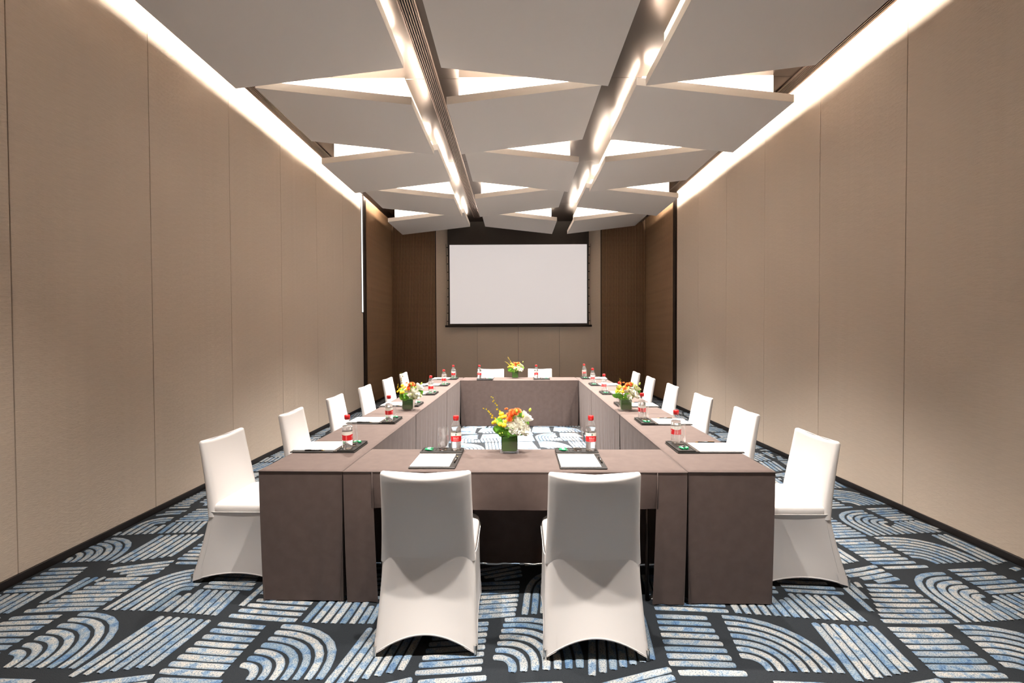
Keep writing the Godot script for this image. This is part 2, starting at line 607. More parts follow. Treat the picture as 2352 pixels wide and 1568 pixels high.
func bar(s: SurfaceTool, r: RandomNumberGenerator, pts: Array) -> void:
	# resample
	var line := []
	for i in pts.size() - 1:
		var a: Vector2 = pts[i]
		var b: Vector2 = pts[i + 1]
		var n := maxi(1, int(a.distance_to(b) / 0.05))
		for k in n:
			line.append(bend(a.lerp(b, float(k) / n)))
	line.append(bend(pts[-1]))
	# cut where the bar runs under the skirting board
	var kept := []
	for p in line:
		if absf(p.x) < WALL - 0.015 and p.y < FAR - 0.03:
			kept.append(p)
		elif kept.size():
			break
	line = kept
	if line.size() < 2:
		return
	var total := 0.0
	for i in line.size() - 1:
		total += line[i].distance_to(line[i + 1])
	if total < 0.03:
		return
	var w0 := r.randf_range(0.0178, 0.0200)
	var blue := r.randf()
	var tint := Color(1, 1, 1).lerp(Color(0.36, 0.56, 0.78), smoothstep(0.5, 1.0, blue) * 0.95)
	var tint2 := Color(1, 1, 1).lerp(Color(0.36, 0.56, 0.78), smoothstep(0.4, 1.0, r.randf()) * 0.95)
	var d0: Vector2 = (line[0] - line[1]).normalized()
	var d1: Vector2 = (line[-1] - line[-2]).normalized()
	var ext := [[line[0] + d0 * 0.005, 0.5, -d0]]
	for i in line.size():
		var dv: Vector2 = (line[mini(i + 1, line.size() - 1)] - line[maxi(i - 1, 0)]).normalized()
		ext.append([line[i], 0.9 if i == 0 or i == line.size() - 1 else 1.0, dv])
	ext.append([line[-1] + d1 * 0.005, 0.5, d1])
	var n := ext.size()
	var rows := []
	for i in n:
		var p: Vector2 = ext[i][0]
		var dirv: Vector2 = ext[i][2]
		var nrm := Vector2(-dirv.y, dirv.x)
		var w: float = w0 * ext[i][1] * r.randf_range(0.96, 1.04)
		var c := tint.lerp(tint2, float(i) / n)
		var edge := c * Color(0.46, 0.62, 0.78) if ext[i][1] > 0.6 else c * Color(0.42, 0.58, 0.76)
		var row := []
		for e in [[-1.0, 0.0012, edge], [-0.62, 0.004, c], [0.62, 0.004, c], [1.0, 0.0012, edge]]:
			var g: Vector2 = p + nrm * w * e[0]
			row.append([V(g.x, e[1], g.y), e[2]])
		rows.append(row)
	for i in n - 1:
		for k in 3:
			var a: Array = rows[i][k]
			var b: Array = rows[i + 1][k]
			var c: Array = rows[i + 1][k + 1]
			var d: Array = rows[i][k + 1]
			var order := [a, b, c, a, c, d]
			if (a[0] - c[0]).cross(a[0] - b[0]).y < 0:
				order = [a, c, b, a, d, c]
			for v in order:
				s.set_color(v[1])
				s.add_vertex(v[0])

# ------------------------------------------------------------------ ceiling
func row_span(r: int) -> Array:
	var known := {1: [3.12, 4.45], 2: [4.785, 6.11], 3: [6.42, 7.76], 4: [8.12, 9.38], 5: [9.76, 11.04]}
	if known.has(r):
		return known[r]
	return [3.12 - 1.66 * (1 - r), 4.45 - 1.66 * (1 - r)]

func build_ceiling() -> void:
	# bronze soffit, in sheets with seams across the room
	var cl := get_node("ceiling")
	var zs := [NEAR, -2.2, 0.21, 2.62, 5.03, 7.44, 9.85, FAR - 0.02]
	for i in range(1, zs.size() - 1):
		part(cl, "bronze_sheet", span(V(-3.045, SOFFIT, zs[i] + 0.002), V(3.045, SOFFIT + 0.03, zs[i + 1] - 0.002), 0.002), M.bronze)
	part(cl, "cove_backing", span(V(-2.82, SOFFIT + 0.03, FAR), V(-2.78, 4.72, NEAR)), M.plenum)
	part(cl, "cove_backing", span(V(2.82, SOFFIT + 0.03, FAR), V(2.78, 4.72, NEAR)), M.plenum)
	# linear air grilles
	grille(-0.978, "linear bronze air grille between the tilted ceiling panels")
	grille(2.937, "linear bronze air grille at the ceiling edge along the plain side wall")
	grille(-2.975, "linear bronze air grille at the ceiling edge along the bright-strip wall")
	for r in range(1, 6):
		for c in 3:
			ceiling_panel(r, c)

func grille(x: float, label: String) -> void:
	var g := thing("air_grille", label, "grille", V(x, SOFFIT, 4.5), 0.0, "ceiling air grilles")
	var len := 13.0
	var s := begin()
	for side in [-1, 1]:
		rbox(s, Vector3(side * 0.069, -0.008, 0), Vector3(0.012, 0.016, len), 0.002)
	part(g, "frame", done(s), M.grille)
	part(g, "dark_slot", box(Vector3(0, -0.0015, 0), Vector3(0.126, 0.003, len)), M.slot)
	for k in 6:
		part(g, "fin", box(Vector3(-0.0525 + 0.021 * k, -0.008, 0), Vector3(0.007, 0.013, len), 0.001), M.grille)

func ceiling_panel(r: int, c: int) -> void:
	var x0: float = [-2.73, -0.785, 1.14][c]
	var x1: float = [-1.14, 0.785, 2.73][c]
	var odd := absi(r) % 2 == 1
	var left_low := odd if c != 1 else not odd
	var lo := 3.83
	var hi := 4.012
	var yl := lo if left_low else hi
	var yr := hi if left_low else lo
	var zz := row_span(r)
	var z0: float = zz[0]
	var z1: float = zz[1]
	var th := 0.078
	var rowname: String = ["", "first", "second", "third", "fourth", "fifth"][5 - r + 1] if r >= 1 else ("sixth" if r == 0 else "seventh")
	var where: String = ["along the bright-strip wall", "in the middle column", "along the plain side wall"][c]
	var lab := "tilted white ceiling panel %s, %s row from the screen wall" % [where, rowname]
	var base := V((x0 + x1) / 2, (yl + yr) / 2, (z0 + z1) / 2)
	var t := thing("ceiling_panel", lab, "ceiling panel", base, 0.0, "tilted ceiling panels")
	var hx := (x1 - x0) / 2
	var hz := (z1 - z0) / 2
	var dl := yl - base.y
	var dr := yr - base.y
	var s := begin()
	hexa(s, [Vector3(-hx, dl, hz), Vector3(hx, dr, hz), Vector3(hx, dr, -hz), Vector3(-hx, dl, -hz),
		Vector3(-hx, dl + th, hz), Vector3(hx, dr + th, hz), Vector3(hx, dr + th, -hz), Vector3(-hx, dl + th, -hz)])
	part(t, "panel_board", done(s), M.paint)
	# white hanger box between the board and the soffit
	var b0: float = [-2.64, -0.685, 1.26][c] - base.x
	var b1: float = [-1.26, 0.685, 2.64][c] - base.x
	var topy := SOFFIT - base.y
	var fz := hz - 0.22
	var bz := -hz + 0.16
	s = begin()
	var yb := func(x: float) -> float: return lerpf(dl, dr, (x + hx) / (2 * hx)) + th
	hexa(s, [Vector3(b0, yb.call(b0), fz), Vector3(b1, yb.call(b1), fz), Vector3(b1, yb.call(b1), bz), Vector3(b0, yb.call(b0), bz),
		Vector3(b0, topy, fz), Vector3(b1, topy, fz), Vector3(b1, topy, bz), Vector3(b0, topy, bz)])
	part(t, "hanger_box", done(s), M.plenum)
	# light strips on the top of the board
	var slope := atan2(dr - dl, 2 * hx)
	var fl := 2 * hx - 0.24
	strip(t, Vector3(0, (dl + dr) / 2 + th + 0.010, hz - 0.11), Basis(Vector3(0, 0, 1), slope), fl, true)
	if r < 5:
		strip(t, Vector3(0, (dl + dr) / 2 + th + 0.010, -hz + 0.05), Basis(Vector3(0, 0, 1), slope), fl, false)
	if c != 0:
		strip(t, Vector3(-hx + 0.06, dl + th + 0.012, 0), Basis(Vector3.UP, PI / 2), 2 * hz - 0.3, false)
	if c != 2:
		strip(t, Vector3(hx - 0.06, dr + th + 0.012, 0), Basis(Vector3.UP, PI / 2), 2 * hz - 0.3, false)

func strip(t: Node3D, at: Vector3, turn: Basis, length: float, front: bool) -> void:
	part(t, "led_strip", box(Vector3.ZERO, Vector3(length, 0.012, 0.02), 0.002), M_led(), Transform3D(turn, at))
	var l := AreaLight3D.new()
	l.name = "strip_light"
	l.area_size = Vector2(length, 0.02)
	l.light_energy = COVE_ENERGY * length * (1.0 if front else 0.18)
	l.light_color = warm()
	l.area_range = 20.0
	l.shadow_enabled = true
	l.transform = Transform3D(turn * Basis(Vector3.RIGHT, PI / 2), at + Vector3(0, 0.009, 0))
	t.add_child(l, true)

func M_led() -> StandardMaterial3D:
	if not M.has("led"):
		M.led = glow(warm(), 2.5)
	return M.led

func build_wall_wash() -> void:
	for side in [-1, 1]:
		var z0 := NEAR + 0.1
		var z1 := 10.3
		var nm := "bright-strip wall" if side < 0 else "plain side wall"
		var t := thing("cove_light", "hidden cove light strip above the ceiling edge along the %s" % nm, "cove light", V(side * 2.925, 4.53, (z0 + z1) / 2), 0.0, "wall cove lights")
		part(t, "led_strip", box(Vector3.ZERO, Vector3(0.014, 0.014, z1 - z0), 0.002), M_led())
		part(t, "bracket", box(Vector3(-side * 0.03, -0.14, 0), Vector3(0.02, 0.28, z1 - z0)), M.plenum)
		for k in 3:
			var l := AreaLight3D.new()
			l.name = "cove_wash"
			var seg := (z1 - z0) / 3
			l.area_size = Vector2(seg, 0.04)
			l.light_energy = WASH_ENERGY * seg
			l.light_color = warm()
			l.area_range = 20.0
			l.shadow_enabled = true
			var b := Basis(Vector3.UP, -side * PI / 2) * Basis(Vector3.RIGHT, -0.9)
			l.transform = Transform3D(b, Vector3(side * 0.010, -0.010, (k - 1) * seg))
			t.add_child(l, true)

func build_downlights() -> void:
	# small hanging spots in the gaps, each just beyond the low corner of the nearer panel
	var can := lathe([Vector2(0.0, 0.0), Vector2(0.012, 0.0), Vector2(0.012, -0.14), Vector2(0.030, -0.15), Vector2(0.033, -0.158), Vector2(0.033, -0.236), Vector2(0.029, -0.238), Vector2(0.027, -0.226)], 16)
	var disc := lathe([Vector2(0.0, -0.228), Vector2(0.027, -0.228)], 16)
	var nth := ["sixth", "fifth", "fourth", "third", "second", "first"]
	for r in range(1, 5):
		var g: float = (row_span(r)[0] + row_span(r - 1)[1]) / 2 if r > 1 else 1.88
		var odd := (r - 1) % 2 == 1
		for x in ([-1.25, -0.13, 1.2] if r == 1 else [-1.9, 0.5, 1.4] if odd else [-1.4, -0.5, 1.9]):
			var t := thing("spotlight", "dark ceiling spotlight before the %s panel row from the screen, %s" % [nth[r], "towards the bright-strip wall" if x < -0.2 and x != -0.5 else "towards the plain side wall" if x > 0.9 else "over the middle"], "spotlight", V(x, SOFFIT, g), 0.0, "ceiling spotlights")
			if r > 1 and absf(x) > 1.8:
				t.position.y += 0.055   # set deeper where the nearer panel hangs higher
			part(t, "housing", can, M.darkmetal)
			part(t, "lamp_lens", disc, M_lens())
			var l := SpotLight3D.new()
			l.name = "beam"
			l.light_energy = SPOT_ENERGY * (0.62 if r == 1 else 1.0)
			l.light_color = Color(1.0, 0.967, 0.93)
			l.light_size = 0.03
			l.spot_range = 30.0
			l.spot_attenuation = 2.0
			l.spot_angle = 44.0
			l.spot_angle_attenuation = 1.0
			l.shadow_enabled = true
			# outer spots lean in towards the tables
			var lean := 0.0 if absf(x) < 1.0 or r == 1 else signf(x) * (0.30 if absf(x) > 1.8 else 0.16)
			l.basis = Basis(Vector3.BACK, -lean) * Basis(Vector3.RIGHT, -PI / 2)
			l.position.y = -0.244
			t.add_child(l, true)

func M_lens() -> StandardMaterial3D:
	if not M.has("lens"):
		M.lens = glow(warm(), 6.0)
	return M.lens

# ------------------------------------------------------------------ projection screen
func build_screen() -> void:
	var zc := 11.44
	var t := thing("projection_screen", "large white projection screen with black border hanging on far wall", "screen", V(-0.008, 1.68, zc))
	var h := SOFFIT - 1.68
	# fabric edges bow in slightly between the corners
	var edge := func(v: float) -> float: return 1.722 - 0.014 * sin(PI * clampf(v * h / 2.1, 0.0, 1.0))
	part(t, "border_fabric", grid(func(u: float, v: float): return Vector3(lerpf(-edge.call(v), edge.call(v), u), v * h, 0), 2, 12), M.screen_black)
	var s := begin()
	rbox(s, Vector3(0, 1.02, 0.004), Vector3(3.345, 1.92, 0.004))
	part(t, "screen_surface", done(s), M.screen_white)
	var sb := begin(true)
	tube_to(sb, [Vector3(-1.79, 0, 0), Vector3(1.79, 0, 0)], 0.026, 0.026, 10)
	part(t, "bottom_bar", done(sb), M.screen_black)
	part(t, "maker_plate", box(Vector3(0, 0.0, 0.027), Vector3(0.05, 0.014, 0.002)), M.leather_edge)
	for side in [-1, 1]:
		var cord := []
		for k in 12:
			var v := k / 11.0 * 2.0
			cord.append(Vector3(side * (1.765 - 0.026 * sin(PI * k / 11.0)), v, 0))
		part(t, "tension_cord", tube(cord, 0.0035, 0.0035, 5), M.screen_black)
		for k in 10:
			var v := 0.12 + 0.2 * k
			part(t, "tension_tab", box(Vector3(side * (1.735 - 0.02 * sin(PI * v / 2.0)), v, 0), Vector3(0.035, 0.02, 0.006), 0.002), M.screen_black)

# ------------------------------------------------------------------ tables
# table frame: x across the room, d along its depth, both before the small turn
func tpos(x: float, d: float) -> Vector3:
	var c := cos(-TURN)
	var s := sin(-TURN)
	return V(-0.068 + c * x + s * (d - 5.2), 0.0, -s * x + c * (d - 5.2) + 5.2)

func build_tables() -> void:
	var side_len := 1.806
	for k in 3:
		var d := 2.562 + side_len * (k + 0.5)
		var nth: String = ["farthest from the screen", "middle one of three", "nearest the screen"][k]
		for side in [-1, 1]:
			covered_table("brown-clothed table %s, %s" % ["along the bright-strip wall" if side < 0 else "along the plain side wall", nth], tpos(side * 1.192, d), TURN + side * PI / 2, side_len - 0.018, 0.472, 31 + k * 2 + side, "cloth-covered tables of the long sides")
	covered_table("end table under brown cloth with an open front behind two chairs", tpos(0, 2.562 + 0.243), TURN, 1.898, 0.486, 77, "")
	covered_table("end table under brown cloth standing nearest the projection screen", tpos(0, 7.524 + 0.236), TURN + PI, 1.898, 0.472, 78, "")

func covered_table(label: String, at: Vector3, turn: float, length: float, depth: float, sd: int, group: String) -> void:
	var t := thing("covered_table", label, "table", at, turn, group)
	var hx := length / 2
	var hz := depth / 2
	var r := RandomNumberGenerator.new()
	r.seed = sd
	var ph := r.randf() * 10.0
	# top with softly rounded edges and a faint waviness
	var top := func(u: float, v: float) -> Vector3:
		var x := lerpf(-hx, hx, u)
		var z := lerpf(-hz, hz, v)
		var e := minf(minf(u, 1 - u) * length, minf(v, 1 - v) * depth)
		var y := TOP - 0.010 * pow(clampf(1.0 - e / 0.02, 0, 1), 2.0)
		y += 0.0009 * sin(x * 9 + ph) * sin(z * 13 + ph)
		return Vector3(x, y, z)
	var s := begin(true)
	var us := edge_steps(length)
	var vs := edge_steps(depth)
	for j in vs.size() - 1:
		for i in us.size() - 1:
			quad(s, top.call(us[i], vs[j]), top.call(us[i + 1], vs[j]), top.call(us[i + 1], vs[j + 1]), top.call(us[i], vs[j + 1]))
	part(t, "cloth_top", done(s), M.cloth)
	var edge_y := TOP - 0.010
	# skirts
	var ripple := func(q: float, v: float, amp: float) -> float:
		return amp * v * (0.6 * sin(q * 26 + ph) + 0.5 * sin(q * 47 + ph * 2.3) + 0.35 * sin(q * 83 + ph * 0.7)) - 0.018 * v * v
	part(t, "inner_skirt", grid(func(u: float, v: float): return Vector3(lerpf(-hx, hx, u) * (1.0 - 0.004 * v), edge_y - v * (edge_y - 0.008), -hz - ripple.call(lerpf(-hx, hx, u), v, 0.0065) - 0.002), 90, 10), M.cloth)
	for side in [-1, 1]:
		part(t, "end_skirt", grid(func(u: float, v: float): return Vector3(side * (hx + ripple.call(u * depth, v, 0.0025) * 0.8 - 0.001), edge_y - v * (edge_y - 0.010), lerpf(-hz, hz, u) * (1.0 - 0.03 * v)), 24, 10), M.cloth)
		# flap on the seating side, from the corner inwards
		part(t, "front_flap", grid(func(u: float, v: float): return Vector3(side * (hx - u * (0.163 + 0.012 * v) - 0.010 * v), edge_y - v * (edge_y - 0.006), hz + ripple.call(u * 0.16, v, 0.004)), 10, 10), M.cloth)
		part(t, "seam", tube([Vector3(side * (hx - 0.163), edge_y, hz + 0.003), Vector3(side * (hx - 0.163), 0.545, hz + 0.002)], 0.0022, 0.0022, 5), M.cloth_edge)
	part(t, "apron", grid(func(u: float, v: float): return Vector3(lerpf(-hx + 0.16, hx - 0.16, u), edge_y - v * (0.205 + 0.012 * sin(u * PI)), hz + ripple.call(u * 1.5, v, 0.0022) + 0.001), 40, 6), M.cloth)
	# piping round the top edge
	var loop := [Vector3(-hx, edge_y, hz), Vector3(hx, edge_y, hz), Vector3(hx, edge_y, -hz), Vector3(-hx, edge_y, -hz)]
	var sp := begin(true)
	for i in 4:
		tube_to(sp, [loop[i], loop[(i + 1) % 4]], 0.0032, 0.0032, 6)
	part(t, "piping", done(sp), M.cloth_edge)
	# the board and folding legs under the cloth
	part(t, "table_board", box(Vector3(0, TOP - 0.03, 0), Vector3(length - 0.03, 0.03, depth - 0.03), 0.003), M.walnut_back)
	for sx in [-1, 1]:
		for sz in [-1, 1]:
			part(t, "leg", tube([Vector3(sx * (hx - 0.2), 0.0, sz * (hz - 0.07)), Vector3(sx * (hx - 0.2), TOP - 0.045, sz * (hz - 0.07))], 0.012, 0.012, 8), M.darkmetal)

func edge_steps(length: float) -> Array:
	var a := [0.0, 0.006 / length, 0.014 / length, 0.024 / length]
	var n := maxi(4, int(length / 0.12))
	for i in range(1, n):
		a.append(float(i) / n)
	a.append(1.0 - 0.024 / length)
	a.append(1.0 - 0.014 / length)
	a.append(1.0 - 0.006 / length)
	a.append(1.0)
	return a

# ------------------------------------------------------------------ chairs
var chair_meshes := {}

func spow(v: float, e: float) -> float:
	return signf(v) * pow(absf(v), e)

# n points round a rectangle of half sizes a, b with rounded corners, first point at the middle of the +b side
func loop_points(a: float, b: float, na: int, nb: int, e: float) -> Array:
	var raw := []
	for k in na:
		raw.append(Vector2(lerpf(-1, 1, (k + 0.0) / na), 1))
	for k in nb:
		raw.append(Vector2(1, lerpf(1, -1, (k + 0.0) / nb)))
	for k in na:
		raw.append(Vector2(lerpf(1, -1, (k + 0.0) / na), -1))
	for k in nb:
		raw.append(Vector2(-1, lerpf(-1, 1, (k + 0.0) / nb)))
	var out := []
	for p in raw:
		var q: float = pow(pow(absf(p.x), e) + pow(absf(p.y), e), -1.0 / e)
		out.append(Vector2(p.x * q * a, p.y * q * b))
	return out

func skin(s: SurfaceTool, rings: Array) -> void:
	for i in rings.size() - 1:
		var n: int = rings[i].size()
		for k in n:
			var j := (k + 1) % n
			quad(s, rings[i][k], rings[i][j], rings[i + 1][j], rings[i + 1][k])

func fan(s: SurfaceTool, ring: Array) -> void:
	var c := Vector3.ZERO
	for p in ring:
		c += p / ring.size()
	for k in ring.size():
		tri(s, c, ring[k], ring[(k + 1) % ring.size()])

func make_chair_meshes() -> void:
	# sitter looks along -z; rear feet at z = 0.27
	var rows := []
	for i in 13:
		rows.append([i / 12.0, 0.0])
	for i in range(1, 7):
		rows.append([1.0, i / 6.0 * PI / 2])
	var rings := []
	for q in rows:
		var v: float = q[0]
		var phi: float = q[1]
		var rr := 0.020
		var hw := lerpf(0.232, 0.217, pow(v, 0.8)) - 0.003 * sin(PI * v)
		hw -= rr * (1.0 - cos(phi))
		var th := lerpf(0.034, 0.027, v)
		if phi > 0:
			th = (th - rr) + rr * cos(phi)
		var y0 := lerpf(0.40, 0.862 - rr, v) + rr * sin(phi)
		var ring := []
		for p in loop_points(hw, th, 18, 6, lerpf(5.0, 3.5, v)):
			var xn: float = p.x / 0.217
			var belly := 1.0 - minf(1.0, xn * xn)
			var y := y0 - 0.019 * belly * smoothstep(0.4, 1.0, v)
			var lean := lerpf(0.140, 0.208, pow(v, 1.15))
			ring.append(Vector3(p.x, y, lean + p.y + 0.026 * belly * smoothstep(0.0, 0.9, v)))
		rings.append(ring)
	var s := begin(true)
	skin(s, rings)
	fan(s, rings[-1])
	chair_meshes.back = done(s)
	# seat cushion
	s = begin(true)
	rings = []
	for q in [[0.405, 0.965], [0.43, 1.0], [0.452, 1.0], [0.464, 0.985], [0.473, 0.95], [0.479, 0.87], [0.483, 0.66], [0.485, 0.3]]:
		var ring := []
		for p in loop_points(0.229 * q[1], 0.214 * q[1], 14, 14, 9.0):
			ring.append(Vector3(p.x, q[0], -0.056 + p.y))
		rings.append(ring)
	skin(s, rings)
	fan(s, rings[-1])
	chair_meshes.seat = done(s)
	# skirt: eased from the seat line out to the feet, hem arched between them
	chair_meshes.skirt = grid(skirt_point.bind(0.0), 96, 16)
	s = begin(true)
	var hem := func(u: float, v: float) -> Vector3:
		var p := skirt_point(u, 1.0, 0.0)
		var n := Vector3(p.x, 0, p.z).normalized()
		return p + n * (0.0030 * sin(v * PI) - 0.001) + Vector3(0, 0.009 * (1.0 - v), 0)
	grid_to(s, hem, 96, 4)
	chair_meshes.hem = done(s)
	for i in 4:
		var u0: float = [0.125, 0.375, 0.625, 0.875][i]
		chair_meshes["pocket%d" % i] = grid(func(u: float, v: float): return skirt_point(u0 + (u - 0.5) * 0.064, 0.84 + 0.16 * v, 0.0022), 14, 4)
	chair_meshes.foot = lathe([Vector2(0.0, 0.0), Vector2(0.010, 0.0), Vector2(0.011, 0.003), Vector2(0.010, 0.010), Vector2(0.009, 0.05)], 10)
	var seam := []
	for k in 61:
		var u := 0.13 + 0.74 * k / 60.0
		seam.append(skirt_point(u, 0.0, 0.0025) + Vector3(0, 0.004, 0))
	chair_meshes.seam = tube(seam, 0.0024, 0.0024, 5)
	for i in 2:
		var path := []
		for k in 13:
			path.append(skirt_point(0.150 if i == 0 else 0.850, 0.02 + 0.96 * k / 12.0, 0.0005))
		chair_meshes["corner%d" % i] = tube(path, 0.0016, 0.0016, 5)

# u runs once round the chair, rear side centred on u = 0; v from the seat line to the hem
func skirt_point(u: float, v: float, out: float) -> Vector3:
	var w := fposmod(u + 0.125, 1.0) * 4.0
	var k := int(w) % 4
	var t := (w - floorf(w)) * 2.0 - 1.0
	var p: Vector2 = [Vector2(-t, 1), Vector2(-1, -t), Vector2(t, -1), Vector2(1, t)][k]
	var e := lerpf(9.0, 16.0, v)
	p *= pow(pow(absf(p.x), e) + pow(absf(p.y), e), -1.0 / e)
	var rear := clampf((p.y + 1.0) / 2.0, 0, 1)
	var hx := lerpf(0.2315, lerpf(0.236, 0.249, rear), pow(v, 1.2))
	var zr := lerpf(0.1765, 0.274, pow(v, 1.25))
	var zf := lerpf(-0.266, -0.276, v)
	var mid := 1.0 - absf(t) * absf(t)
	var arch := (0.088 if k == 0 else 0.045) * pow(mid, 1.15)
	var y := lerpf(0.428, 0.010 + arch, v)
	var hollow := 0.012 * mid * sin(PI * v) + 0.010 * mid * v
	var n := Vector3(p.x, 0, p.y)
	n = Vector3(0, 0, signf(p.y)) if k % 2 == 0 else Vector3(signf(p.x), 0, 0)
	if absf(t) > 0.9:
		n = Vector3(signf(p.x), 0, signf(p.y)).normalized()
	return Vector3(hx * p.x, y, lerpf(zf, zr, rear)) - n * hollow + n * out

func chair(label: String, group: String, at: Vector3, turn: float) -> void:
	var t := thing("banquet_chair", label, "chair", at, turn, group)
	part(t, "backrest", chair_meshes.back, M.cover)
	part(t, "seat", chair_meshes.seat, M.cover)
	var sk := part(t, "skirt", chair_meshes.skirt, M.cover)
	part(sk, "hem", chair_meshes.hem, M.cover)
	part(sk, "seam", chair_meshes.seam, M.cover)
	part(sk, "seam", chair_meshes.corner0, M.cover)
	part(sk, "seam", chair_meshes.corner1, M.cover)
	for i in 4:
		part(sk, "foot_pocket", chair_meshes["pocket%d" % i], M.cover)
	for sx in [-1, 1]:
		for sz in [0, 1]:
			part(t, "leg", chair_meshes.foot, M.chrome, Transform3D(Basis.IDENTITY, Vector3(sx * (0.236 if sz else 0.222), 0, 0.260 if sz else -0.262)))

func build_chairs() -> void:
	make_chair_meshes()
	chair("white covered chair at the end table farthest from the screen, nearer the bright-strip wall", "chairs at the open end table", V(-0.533, 0, 2.155 + 0.27), 0.01)
	chair("white covered chair at the end table farthest from the screen, nearer the plain wall", "chairs at the open end table", V(0.2705, 0, 2.126 + 0.27), -0.01)
	var left := [3.045, 3.97, 4.89, 5.82, 6.80, 7.72]
	var right := [2.985, 3.92, 4.84, 5.84, 6.84, 7.70]
	var nth := ["sixth", "fifth", "fourth", "third", "second", "first"]
	for k in 6:
		var lab := "white stretch-covered chair, %s from the screen along the" % nth[k]
		var pl := tpos(-1.430 - 0.278, left[k])
		pl.z = -left[k]
		chair(lab + " bright-strip wall", "chairs along the long table sides", pl, TURN - PI / 2 + [0.0, 0.05, 0.03, 0.02, 0.0, 0.02][k])
		var pr := tpos(1.430 + 0.280, right[k])
		pr.z = -right[k]
		chair(lab + " plain side wall", "chairs along the long table sides", pr, TURN + PI / 2 + [0.0, -0.02, 0.02, -0.03, -0.04, -0.03][k])
	chair("white chair below the projection screen, nearer the bright-strip wall", "chairs below the screen", V(-0.52, 0, 8.30), PI + TURN)
	chair("white chair below the projection screen, nearer the plain wall", "chairs below the screen", V(0.35, 0, 8.30), PI + TURN)

# ------------------------------------------------------------------ place settings
func build_settings() -> void:
	make_setting_meshes()
	setting("far from screen, nearer bright-strip wall", V(-0.567, TOP, 2.80), TURN)
	setting("far from screen, nearer plain wall", V(0.280, TOP, 2.785), TURN)
	var left := [3.08, 4.02, 4.92, 5.82, 6.78, 7.70]
	var right := [3.04, 3.93, 4.85, 5.80, 6.75, 7.70]
	var nth := ["sixth", "fifth", "fourth", "third", "second", "first"]
	for k in 6:
		var lab := "at %s seat from screen," % nth[k]
		var pl := tpos(-1.225, left[k])
		setting(lab + " bright-strip wall side", Vector3(pl.x, TOP, -left[k]), TURN - PI / 2)
		var pr := tpos(1.225, right[k])
		setting(lab + " plain wall side", Vector3(pr.x, TOP, -right[k]), TURN + PI / 2)
	setting("right below screen, nearer bright-strip wall", V(-0.585, TOP, 7.735), TURN + PI)
	setting("right below screen, nearer plain wall", V(0.335, TOP, 7.735), TURN + PI)

var SM := {}

